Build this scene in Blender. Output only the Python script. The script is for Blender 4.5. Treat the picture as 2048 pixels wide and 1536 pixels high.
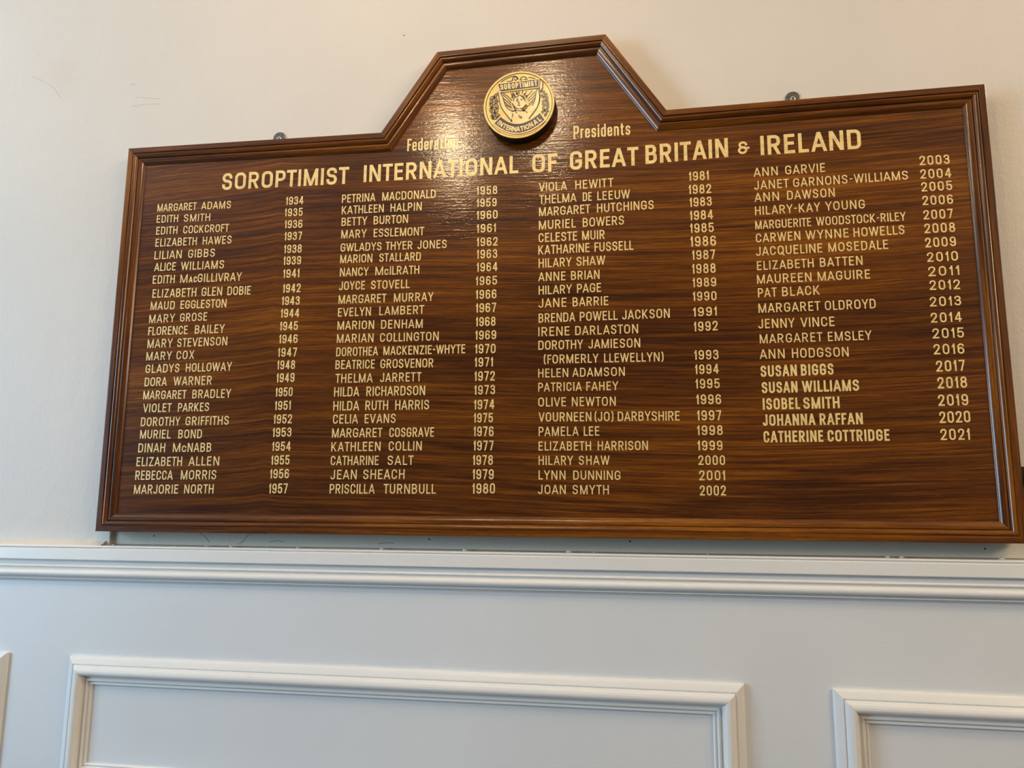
import bpy, bmesh, math, random
from mathutils import Vector, Matrix
random.seed(7)
for o in list(bpy.data.objects): bpy.data.objects.remove(o, do_unlink=True)
SC = bpy.context.scene
COL = SC.collection

# ------------------------------------------------------------------ camera, world, lights, exposure
def look(o, yaw, pitch, roll):
    sa, ca, sb, cb, sc, cc = math.sin(yaw), math.cos(yaw), math.sin(pitch), math.cos(pitch), math.sin(roll), math.cos(roll)
    f = Vector((sa*cb, ca*cb, sb)); r0 = Vector((ca, -sa, 0)); u0 = r0.cross(f)
    r = cc*r0 + sc*u0; u = -sc*r0 + cc*u0
    o.matrix_world = Matrix.Translation(o.location) @ Matrix((r, u, -f)).transposed().to_4x4()
cd = bpy.data.cameras.new('camera'); cam = bpy.data.objects.new('camera', cd); COL.objects.link(cam)
cam.location = (0.22855, -1.37602, 0.03735)
look(cam, -0.170976, 0.161421, 0.008234)
cd.sensor_fit = 'HORIZONTAL'; cd.sensor_width = 36.0; cd.lens = 36.0*1605.898/2048.0
cd.clip_start = 0.02; cd.clip_end = 50
SC.camera = cam
SC.view_settings.view_transform = 'Standard'; SC.view_settings.look = 'None'
SC.view_settings.gamma = 1.0; SC.view_settings.use_curve_mapping = False
SC.view_settings.exposure = 0.11

w = bpy.data.worlds.new('world'); SC.world = w; w.use_nodes = True
w.node_tree.nodes['Background'].inputs[0].default_value = (0.55, 0.72, 1.0, 1)
w.node_tree.nodes['Background'].inputs[1].default_value = 0.09

def lamp(name, loc, power, colour, radius):
    l = bpy.data.lights.new(name, 'POINT'); l.energy = power; l.color = colour; l.shadow_soft_size = radius
    o = bpy.data.objects.new(name, l); o.location = loc; COL.objects.link(o)
WARM = (1.0, 0.74, 0.45)
lamp('pendant_bulb', (-0.36, -0.90, 1.18), 8.6, WARM, 0.030)
lamp('pendant_bulb', (-0.10, -1.12, 1.40), 10, WARM, 0.035)
lamp('ceiling_downlight', (2.20, -0.95, 1.60), 30, (1.0, 0.77, 0.50), 0.10)
lamp('ceiling_downlight', (-2.45, -0.95, 1.60), 18, (1.0, 0.76, 0.46), 0.10)
al = bpy.data.lights.new('window_daylight', 'AREA'); al.shape = 'RECTANGLE'; al.size = 1.3; al.size_y = 1.5
al.energy = 94; al.color = (0.48, 0.74, 1.0)
ao = bpy.data.objects.new('window_daylight', al); COL.objects.link(ao)
ao.location = (-3.7, -2.0, 0.42)
ao.rotation_euler = (Vector((-0.3, 0.0, 0.0)) - ao.location).to_track_quat('-Z', 'Y').to_euler()

cl = bpy.data.lights.new('warm_fill', 'AREA'); cl.shape = 'RECTANGLE'; cl.size = 1.4; cl.size_y = 1.4  # added warm fill standing in for ceiling bounce, out of view
cl.energy = 80; cl.color = (1.0, 0.80, 0.55)
co_ = bpy.data.objects.new('warm_fill', cl); COL.objects.link(co_); co_.location = (3.2, -2.6, 1.66)
co_.rotation_euler = (Vector((0.4, 0.0, -0.4)) - co_.location).to_track_quat('-Z', 'Y').to_euler()

# ------------------------------------------------------------------ helpers
def mesh_obj(name, verts, faces, m, parent=None, smooth=None, origin=None):
    me = bpy.data.meshes.new(name); me.from_pydata(verts, [], faces); me.update()
    if smooth is not None:
        for p in me.polygons: p.use_smooth = True
        me.set_sharp_from_angle(angle=math.radians(smooth))
    me.materials.append(m)
    o = bpy.data.objects.new(name, me); COL.objects.link(o)
    if parent is not None:
        o.parent = parent
        if origin is None: o.location = -world_loc(parent)
    return o
def world_loc(o):
    v = Vector(o.location)
    while o.parent is not None:
        o = o.parent; v = v + Vector(o.location)
    return v
def empty(name, loc):
    o = bpy.data.objects.new(name, None); COL.objects.link(o); o.location = loc; o.empty_display_size = .05
    return o
def tag(o, label=None, cat=None, group=None, kind=None):
    if label: o['label'] = label
    if cat: o['category'] = cat
    if group: o['group'] = group
    if kind: o['kind'] = kind
    return o
def fix_normals(o):
    bm = bmesh.new(); bm.from_mesh(o.data); bmesh.ops.recalc_face_normals(bm, faces=bm.faces); bm.to_mesh(o.data); bm.free()
def box(x0, x1, y0, y1, z0, z1):
    v = [(x, y, z) for x in (x0, x1) for y in (y0, y1) for z in (z0, z1)]
    f = [(0,1,3,2), (4,6,7,5), (0,4,5,1), (2,3,7,6), (0,2,6,4), (1,5,7,3)]
    return v, f
def arc(cx, cy, rx, ry, a0, a1, n):
    return [(cx + rx*math.cos(math.radians(a0+(a1-a0)*i/n)), cy + ry*math.sin(math.radians(a0+(a1-a0)*i/n))) for i in range(n+1)]
def disc(cx, y0, y1, cz, r, n=40, bev=0.0, ry=None):
    """short cylinder with its axis along Y, front at y0 (towards the room), back at y1"""
    ry = ry or r
    rings = [(r-bev, y0), (r-bev*.3, y0+bev*.3), (r, y0+bev), (r, y1)] if bev else [(r, y0), (r, y1)]
    v = []; f = []
    for rr, yy in rings:
        for i in range(n):
            a = 2*math.pi*i/n; v.append((cx+rr*math.cos(a), yy, cz+rr/r*ry*math.sin(a)))
    for k in range(len(rings)-1):
        for i in range(n):
            j = (i+1) % n; f.append((k*n+i, k*n+j, (k+1)*n+j, (k+1)*n+i))
    f.append(tuple(range(n))); f.append(tuple(reversed(range((len(rings)-1)*n, len(rings)*n))))
    return v, f

# ------------------------------------------------------------------ node materials
class NT:
    def __init__(s, name):
        s.m = bpy.data.materials.new(name); s.m.use_nodes = True; s.t = s.m.node_tree; s.n = s.t.nodes; s.p = s.n['Principled BSDF']
    def add(s, typ, **kw):
        n = s.n.new(typ)
        for k, v in kw.items(): setattr(n, k, v)
        return n
    def link(s, a, b): s.t.links.new(a, b)
    def coord(s, scale=(1,1,1), src='Object'):
        c = s.add('ShaderNodeTexCoord'); m = s.add('ShaderNodeMapping'); m.inputs['Scale'].default_value = scale
        s.link(c.outputs[src], m.inputs[0]); return m
    def noise(s, vec, scale, detail=4, rough=.5, dist=0):
        n = s.add('ShaderNodeTexNoise'); n.inputs['Scale'].default_value = scale; n.inputs['Detail'].default_value = detail
        n.inputs['Roughness'].default_value = rough; n.inputs['Distortion'].default_value = dist
        if vec is not None: s.link(vec, n.inputs['Vector'])
        return n.outputs['Fac']
    def ramp(s, fac, stops):
        r = s.add('ShaderNodeValToRGB'); e = r.color_ramp.elements
        e[0].position, e[0].color = stops[0][0], (*stops[0][1], 1)
        e[1].position, e[1].color = stops[-1][0], (*stops[-1][1], 1)
        for p, c in stops[1:-1]:
            q = e.new(p); q.color = (*c, 1)
        s.link(fac, r.inputs[0]); return r.outputs[0]
    def math(s, op, a, b=None, clamp=False):
        m = s.add('ShaderNodeMath', operation=op); m.use_clamp = clamp
        for i, v in enumerate((a, b)):
            if v is None: continue
            if isinstance(v, (int, float)): m.inputs[i].default_value = v
            else: s.link(v, m.inputs[i])
        return m.outputs[0]
    def mix(s, fac, a, b, typ='MIX'):
        m = s.add('ShaderNodeMix', data_type='RGBA', blend_type=typ)
        for i, v in ((0, fac), (6, a), (7, b)):
            if isinstance(v, (int, float)): m.inputs[i].default_value = v
            elif isinstance(v, tuple): m.inputs[i].default_value = (*v, 1)
            else: s.link(v, m.inputs[i])
        return m.outputs[2]
    def bump(s, h, strength, dist, normal=None, fw=.1):
        b = s.add('ShaderNodeBump'); b.inputs['Filter Width'].default_value = fw; b.inputs['Strength'].default_value = strength; b.inputs['Distance'].default_value = dist
        s.link(h, b.inputs['Height'])
        if normal is not None: s.link(normal, b.inputs['Normal'])
        return b.outputs[0]
    def set(s, **kw):
        for k, v in kw.items():
            i = s.p.inputs[k.replace('_', ' ')]
            if isinstance(v, (int, float)): i.default_value = v
            elif isinstance(v, tuple): i.default_value = (*v, 1)
            else: s.link(v, i)
        return s
def mix_bw(s, parts):
    acc = None
    for f, wgt in parts:
        v = s.math('MULTIPLY', f, wgt); acc = v if acc is None else s.math('ADD', acc, v)
    return acc

def wood(name, seam=False, tint=1.0):
    s = NT(name)
    co = s.add('ShaderNodeTexCoord'); sp = s.add('ShaderNodeSeparateXYZ'); s.link(co.outputs['Object'], sp.inputs[0])
    x, y, z = sp.outputs
    if seam:      # veneer leaves meet here: the grain kinks upward towards the joint
        d = s.math('ABSOLUTE', s.math('ADD', x, 0.4745)); e = s.math('POWER', 2.718, s.math('MULTIPLY', d, -26.0))
        z = s.math('SUBTRACT', z, s.math('MULTIPLY', e, 0.0065))
        d2 = s.math('ADD', x, -0.02); z = s.math('ADD', z, s.math('MULTIPLY', s.math('SINE', s.math('MULTIPLY', d2, 4.0)), 0.012))
    cb = s.add('ShaderNodeCombineXYZ'); s.link(x, cb.inputs[0]); s.link(y, cb.inputs[1]); s.link(z, cb.inputs[2])
    oi = s.add('ShaderNodeObjectInfo')
    off = s.math('MULTIPLY', oi.outputs['Random'], 0.0 if seam else 7.0)
    def st(sx, sz):
        m = s.add('ShaderNodeMapping'); m.inputs['Scale'].default_value = (sx, sz*.6, sz)
        c2 = s.add('ShaderNodeCombineXYZ'); s.link(off, c2.inputs[0]); s.link(off, c2.inputs[2])
        va = s.add('ShaderNodeVectorMath', operation='ADD'); s.link(cb.outputs[0], va.inputs[0]); s.link(c2.outputs[0], va.inputs[1])
        s.link(va.outputs[0], m.inputs[0]); return m.outputs[0]
    broad = s.noise(st(1.4, 17), 1, 3, .55, .4)
    mid = s.noise(st(2.6, 125), 1, 4, .62, .5)
    fine = s.noise(st(9, 420), 1, 3, .6, .2)
    pore = s.noise(st(45, 1100), 1, 2, .6)
    patch = s.noise(st(1.3, 4.5), 1, 2, .5)
    f = mix_bw(s, [(broad, .32), (mid, .56), (fine, .42), (patch, .38)])
    f = s.math('SUBTRACT', f, .340)
    c = s.ramp(f, [(.26, (.030*tint, .0082*tint, .0009)), (.42, (.080*tint, .0225*tint, .0014)), (.53, (.152*tint, .0435*tint, .0020)), (.70, (.33*tint, .108*tint, .0050))])
    pr = s.ramp(pore, [(.34, (.62,.55,.5)), (.52, (1,1,1))])
    c = s.mix(.8, c, pr, 'MULTIPLY')
    s.set(Base_Color=c, Roughness=.42, IOR=1.5, Specular_IOR_Level=.04)
    gl = s.noise(s.coord((1,1,1)).outputs[0], 330, 2, .6)
    h = mix_bw(s, [(fine, .55), (gl, .30), (pore, .22)])
    nb = s.bump(h, GRAIN_BUMP if seam else .12, .0010)
    s.set(Normal=nb, Coat_Weight=.9, Coat_Roughness=.15 if seam else .20, Coat_IOR=1.52)
    streak = s.noise(st(22, 230), 1, 2, .5)
    spark = s.noise(s.coord((.55,1,1)).outputs[0], 300, 2, .6)
    s.link(s.bump(mix_bw(s, [(fine, .4), (streak, .75), (spark, .55)]), 1.0, .00038 if seam else .00007), s.p.inputs['Coat Normal'])
    return s.m
GRAIN_BUMP = .33
def paint(name, col, bumps, rough=.5, dirt=None, stains=()):
    s = NT(name); c = s.coord()
    n = s.noise(c.outputs[0], 3.0, 3, .5)
    base = s.ramp(n, [(.3, tuple(k*.965 for k in col)), (.7, tuple(min(1, k*1.02) for k in col))])
    if stains:
        sp = s.add('ShaderNodeSeparateXYZ'); s.link(c.outputs[0], sp.inputs[0]); wob = s.noise(c.outputs[0], 22, 3, .6)
        for (sx, sz, rx, rz, colr, amt) in stains:
            dx = s.math('DIVIDE', s.math('SUBTRACT', sp.outputs[0], sx), rx); dz = s.math('DIVIDE', s.math('SUBTRACT', sp.outputs[2], sz), rz)
            d = s.math('ADD', s.math('MULTIPLY', dx, dx), s.math('MULTIPLY', dz, dz))
            d = s.math('ADD', d, s.math('MULTIPLY', s.math('SUBTRACT', wob, .5), 1.3))
            k = s.math('MULTIPLY', s.math('SUBTRACT', 1.0, s.math('SMOOTH_MIN', s.math('MAXIMUM', d, 0.0), 1.0)), amt)
            base = s.mix(k, base, colr)
    nb = None
    for sc, scale, st, di in bumps:
        nb = s.bump(s.noise(s.coord(sc).outputs[0], scale, 4, .6), st, di, nb)
    s.set(Base_Color=base, Roughness=rough)
    if nb is not None: s.link(nb, s.p.inputs['Normal'])
    return s.m
def plain(name, col, rough=.5, metal=0.0, **kw):
    s = NT(name); n = s.noise(s.coord().outputs[0], kw.pop('nscale', 60), 3, .6)
    lo = kw.pop('lo', .85)
    s.set(Base_Color=s.ramp(n, [(.3, tuple(k*lo for k in col)), (.7, col)]), Roughness=rough, Metallic=metal)
    s.set(**kw); return s.m

WHITE = (.735, .675, .605)
M_wall = paint('roller_painted_plaster', WHITE, [((1,1,.55), 230, .42, .0012), ((1,1,1), 26, .18, .006)], .55,
               stains=[(-.993, .962, .042, .060, (.70,.60,.50), .42), (-.80, .955, .05, .06, (.72,.64,.54), .16), (-.79, .835, .028, .045, (.72,.62,.52), .20), (.268, .790, .05, .03, (.74,.66,.56), .12)])
M_wain = paint('brushed_eggshell_paint', (.79, .80, .80), [((.16,1,1.4), 190, .12, .0010), ((1,1,1), 420, .10, .0006)], .45)
M_trim = paint('gloss_trim_paint', (.87, .85, .81), [((.10,1,1), 260, .10, .0010), ((1,1,1), 70, .16, .0016)], .34)
M_old = paint('bare_grey_plaster', (.66, .60, .475), [((1,1,1), 160, .5, .0015)], .7)
M_caulk = paint('yellowed_caulk', (.82, .75, .64), [((1,1,1), 150, .8, .003)], .6)
M_panel = wood('sapele_veneer', True)
M_frame = wood('polished_mahogany', False, 1.0)
M_dark = plain('dark_recess', (.012, .010, .008), .8)
M_hole = plain('dark_hole', (.02, .018, .015), .9)
M_steel = plain('nickel_plated_steel', (.34, .32, .28), .32, .9, lo=.45, nscale=260)
M_screw = plain('bright_screw', (.85, .82, .75), .28, .9)
M_crack = plain('dark_crack', (.16, .15, .13), .9)  # dark grey of the cracks, one nail hole and the dirt line
M_crackl = plain('plaster_crease', (.58, .52, .44), .8)
M_black = plain('black_plastic', (.015, .015, .016), .4)
M_crumb = paint('paint_crumb', (.86, .84, .80), [((1,1,1), 300, .5, .001)], .6)
def gold(name, col, metal):
    s = NT(name); n = s.noise(s.coord().outputs[0], 95, 3, .65)
    s.set(Base_Color=s.ramp(n, [(.30, tuple(k*.80 for k in col)), (.52, col), (.72, tuple(min(1, k*1.10) for k in col))]), Roughness=.40, Metallic=metal, Coat_Weight=.25, Coat_Roughness=.2)
    s.link(s.bump(s.noise(s.coord((1,1,1)).outputs[0], 420, 2, .6), .20, .0006), s.p.inputs['Normal'])
    return s.m
M_gold = gold('gold_leaf_lettering', (.98, .69, .27), .05)
M_badge = gold('gold_enamel', (.84, .58, .16), .08)
M_flesh = gold('light_gold_enamel', (.95, .64, .27), .05)
M_navy = plain('navy_enamel', (.014, .011, .030), .45, Coat_Weight=.15, Coat_Roughness=.2)
M_backing = plain('shaded_disc_side', (.022, .010, .004), .35)  # shade on the badge's side, put into a near-black colour

# ------------------------------------------------------------------ room shell
WY = .034                  # front of the upper plaster
RX0, RX1, RZ0, RZ1, RY = -.793, .822, -.0262, .12, .042     # chase left in the plaster behind the board
XL, XR, ZF, ZC = -4.2, 4.2, -1.45, 1.75
def plaster():
    v = []; f = []
    def q(a, b, c, d): i = len(v); v.extend((a, b, c, d)); f.append((i, i+1, i+2, i+3))
    zb = -.03
    def front(x0, x1, z0, z1): q((x0, WY, z0), (x1, WY, z0), (x1, WY, z1), (x0, WY, z1))
    front(XL, RX0, zb, RZ1); front(RX1, XR, zb, RZ1); front(XL, XR, RZ1, ZC)
    q((RX0, RY, zb), (RX0, WY, zb), (RX0, WY, RZ1), (RX0, RY, RZ1))
    q((RX1, WY, zb), (RX1, RY, zb), (RX1, RY, RZ1), (RX1, WY, RZ1))
    q((RX0, RY, RZ1), (RX0, WY, RZ1), (RX1, WY, RZ1), (RX1, RY, RZ1))
    q((XL, .20, ZF), (XR, .20, ZF), (XR, .20, ZC), (XL, .20, ZC))
    q((XL, WY, ZC), (XR, WY, ZC), (XR, .20, ZC), (XL, .20, ZC))
    q((XL, WY, zb), (XL, WY, ZC), (XL, .20, ZC), (XL, .20, zb)); q((XR, WY, zb), (XR, .20, zb), (XR, .20, ZC), (XR, WY, ZC))
    return v, f
wall = tag(mesh_obj('wall_back', *plaster(), M_wall), kind='structure')
old = mesh_obj('bare_plaster_strip', *box(RX0, RX1, RY, .19, -.035, RZ1), M_old, wall)
WN = .024                  # front of the wainscot boarding
wain = mesh_obj('wainscot', *box(XL, XR, WN, .19, ZF, -.050), M_wain, wall)
tag(mesh_obj('floor', *box(XL, XR, -3.6, .20, ZF-.1, ZF), plain('oak_floor', (.10, .06, .03), .4)), kind='structure')
tag(mesh_obj('ceiling', *box(XL, XR, -3.6, .20, ZC, ZC+.1), plain('white_ceiling', (.80, .78, .74), .8)), kind='structure')

def support(prof, lim=.0022, d=.0003):
    out = []; n = len(prof)
    for i in range(n):
        a, b = Vector(prof[i]), Vector(prof[(i+1) % n]); out.append(tuple(a)); L = (b-a).length
        if L > lim: out.append(tuple(a+(b-a)*(d/L))); out.append(tuple(b-(b-a)*(d/L)))
    return out
def extrude_x(prof, x0, x1, nseg=1, wob=0):
    """prof: list of (Y, z) front profile closed at the back"""
    v = []; f = []; n = len(prof)
    for k in range(nseg+1):
        x = x0 + (x1-x0)*k/nseg
        for (y, z) in prof: v.append((x, y, z))
    for k in range(nseg):
        for i in range(n):
            j = (i+1) % n; f.append((k*n+i, k*n+j, (k+1)*n+j, (k+1)*n+i))
    f.append(tuple(range(n))); f.append(tuple(range(nseg*n, nseg*n+n)))
    return v, f
dado = [(.19, -.0945), (.19, -.0262), (RY-.0005, -.0262), (.0165, -.0263)] + arc(.0140, -.0288, .0026, .0025, 80, -10, 6)[::1]
dado = [(y if i < 4 else 2*.0140-y, z) for i, (y, z) in enumerate(dado)]
dado += [(.0128, -.0306), (.0140, -.0313), (.0125, -.0318), (.0112, -.0324), (.0108, -.0332), (.0102, -.0520), (.0106, -.0532), (.0118, -.0537)]
dado += [(.0190, -.0540), (.0205, -.0546), (.0207, -.0560), (.0198, -.0590), (.0180, -.0620), (.0160, -.0640), (.0150, -.0646), (.0145, -.0654), (.0147, -.0664), (.0158, -.0670), (.0190, -.0676), (.0205, -.0686), (.0200, -.0700)]
dado += [(.0178, -.0708), (.0150, -.0720)] + [(.0148 - .0060*math.sin(math.radians(a)), -.0782 + .0064*math.cos(math.radians(a))) for a in range(20, 175, 14)]
dado += [(.0165, -.0849), (.0200, -.0856), (.0205, -.0868), (.0190, -.0874), (.0168, -.0878), (.0162, -.0886), (.0166, -.0896), (.0190, -.0902), (.0218, -.0912), (.0226, -.0935), (WN, -.0945)]
t1 = mesh_obj('trim_1', *extrude_x(support(dado), XL, XR), M_trim, smooth=32); fix_normals(t1); tag(t1, kind='structure')

# ------------------------------------------------------------------ mitred moulding runs
def run(name, a, b, turn_a, turn_b, prof, m, parent, smooth=30):
    """prof (s, y): s inward from the outer edge, y world depth.  local X runs along the piece, local Z points inward."""
    dx, dz = b[0]-a[0], b[1]-a[1]; L = math.hypot(dx, dz); dx /= L; dz /= L
    ta, tb = math.tan(turn_a/2), math.tan(turn_b/2)
    prof = support(prof); n = len(prof); v = [(s*ta + .00012, y, s) for s, y in prof] + [(L - s*tb - .00012, y, s) for s, y in prof]
    f = [(i, (i+1) % n, n+(i+1) % n, n+i) for i in range(n)] + [tuple(range(n)), tuple(range(n, 2*n))]
    o = mesh_obj(name, v, f, m, parent, smooth=smooth, origin=True); fix_normals(o)
    R = Matrix(((dx, 0, -dz), (0, 1, 0), (dz, 0, dx))).to_4x4()
    pl = world_loc(parent)
    o.matrix_local = Matrix.Translation(Vector((a[0], 0, a[1])) - pl) @ R
    return o
def frame_runs(name, pts, prof, m, parent):
    n = len(pts)
    ang = [math.atan2(pts[(i+1) % n][1]-pts[i][1], pts[(i+1) % n][0]-pts[i][0]) for i in range(n)]
    turn = [((ang[i]-ang[i-1]+math.pi) % (2*math.pi))-math.pi for i in range(n)]
    return [run(name, pts[i], pts[(i+1) % n], turn[i], turn[(i+1) % n], prof, m, parent) for i in range(n)]

PM = [(0, 0), (.0004, .0045), (.0018, .0065), (.0045, .0082), (.0080, .0100), (.0112, .0116), (.0128, .0118), (.0138, .0108), (.0146, .0107), (.0156, .0118),
      (.0172, .0148), (.0200, .0176), (.0235, .0190), (.0268, .0192), (.0296, .0182), (.0314, .0160), (.0332, .0120), (.0348, .0072), (.0360, .0050), (.0378, .0048), (.0390, .0062),
      (.0402, .0078), (.0416, .0080), (.0426, .0066), (.0434, .0036), (.0448, .0030), (.0462, .0042), (.0478, .0048), (.0488, .0040), (.0497, .0020), (.0500, 0)]
PM = [(s*1.01, WN - h) for s, h in PM]
PM = [(0, WN+.0002)] + PM[1:-1] + [(PM[-1][0], WN+.0002)]
for k, (x0, x1, z0, z1) in enumerate([(-.8435, .3705, -.4640, -.2280), (.5060, 1.720, -.4640, -.2300), (-2.190, -.9745, -.4640, -.2275)]):
    e = empty('trim_%d' % (k+2), ((x0+x1)/2, WN, z0)); tag(e, kind='structure')
    frame_runs('moulding', [(x0, z0), (x1, z0), (x1, z1), (x0, z1)], PM, M_trim, e)

# ------------------------------------------------------------------ the board
board = empty('honours_board', (0, .031, 0))
tag(board, 'large polished dark wood board of gold lettered names in a stepped moulded frame', 'honours board')
OUT = [(-.8000, .0005), (.8000, -.0003), (.7993, .7637), (.2693, .7600), (.1617, .9200), (-.1607, .9150), (-.2676, .7576), (-.8020, .7642)]
def bez(p0, p1, p2, n): return [((1-t)**2*p0[0]+2*t*(1-t)*p1[0]+t*t*p2[0], (1-t)**2*p0[1]+2*t*(1-t)*p1[1]+t*t*p2[1]) for t in [i/n for i in range(n+1)]]
FP = [(.0000, .031), (.0000, .0007), (.0002, .0002), (.0008, .0000), (.0098, .0000), (.0106, .0003), (.0109, .0016), (.0111, .0042)]
FP = FP[:-1] + [(.0112, .0026)] + bez((.0115, .0018), (.0165, .0000), (.0198, .0060), 9) + [(.0202, .0084), (.0209, .0086)]
FP += bez((.0212, .0066), (.0275, .0058), (.0320, .0108), 9) + [(.0327, .0119), (.0335, .0124), (.0336, .031)]
frame_runs('frame_rail', OUT, FP, M_frame, board)
PY = .013
def inset_poly(pts, d):
    n = len(pts); out = []
    for i in range(n):
        p0, p1, p2 = Vector(pts[i-1]), Vector(pts[i]), Vector(pts[(i+1) % n])
        d1 = (p1-p0).normalized(); d2 = (p2-p1).normalized(); n1 = Vector((-d1.y, d1.x)); n2 = Vector((-d2.y, d2.x))
        b = (n1+n2); b = b/ (1+n1.dot(n2)); q = p1 + b*d; out.append((q.x, q.y))
    return out
def prism(poly, y0, y1):
    n = len(poly); v = [(x, y0, z) for x, z in poly] + [(x, y1, z) for x, z in poly]
    f = [tuple(range(n)), tuple(reversed(range(n, 2*n)))] + [(i, n+i, n+(i+1) % n, (i+1) % n) for i in range(n)]
    return v, f
pb = mesh_obj('back_panel', *prism(inset_poly(OUT, .0338), PY, .0308), M_panel, board); fix_normals(pb)
for px_, pz_, lab in ((-.4920, .7787, 'tarnished steel'), (.4936, .7811, 'bright steel')):
    pl = mesh_obj('hanging_plate', *disc(px_, .0316, .0338, pz_, .0128, 36, .0006), M_steel, board, smooth=35)
    v, f = disc(px_, .0296, .0317, pz_-.0016, .0044, 20, .0008)
    sc = mesh_obj('screw', v, f, M_screw, pl, smooth=35); 
    sl = box(px_-.0028, px_+.0028, .0294, .0300, pz_-.0021, pz_-.0011); v2, f2 = box(px_-.0005, px_+.0005, .0294, .0300, pz_-.0044, pz_+.0012)
    i = len(sl[0]); mesh_obj('screw_slot', sl[0]+v2, sl[1]+[tuple(a+i for a in q) for q in f2], M_hole, pl)

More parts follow.
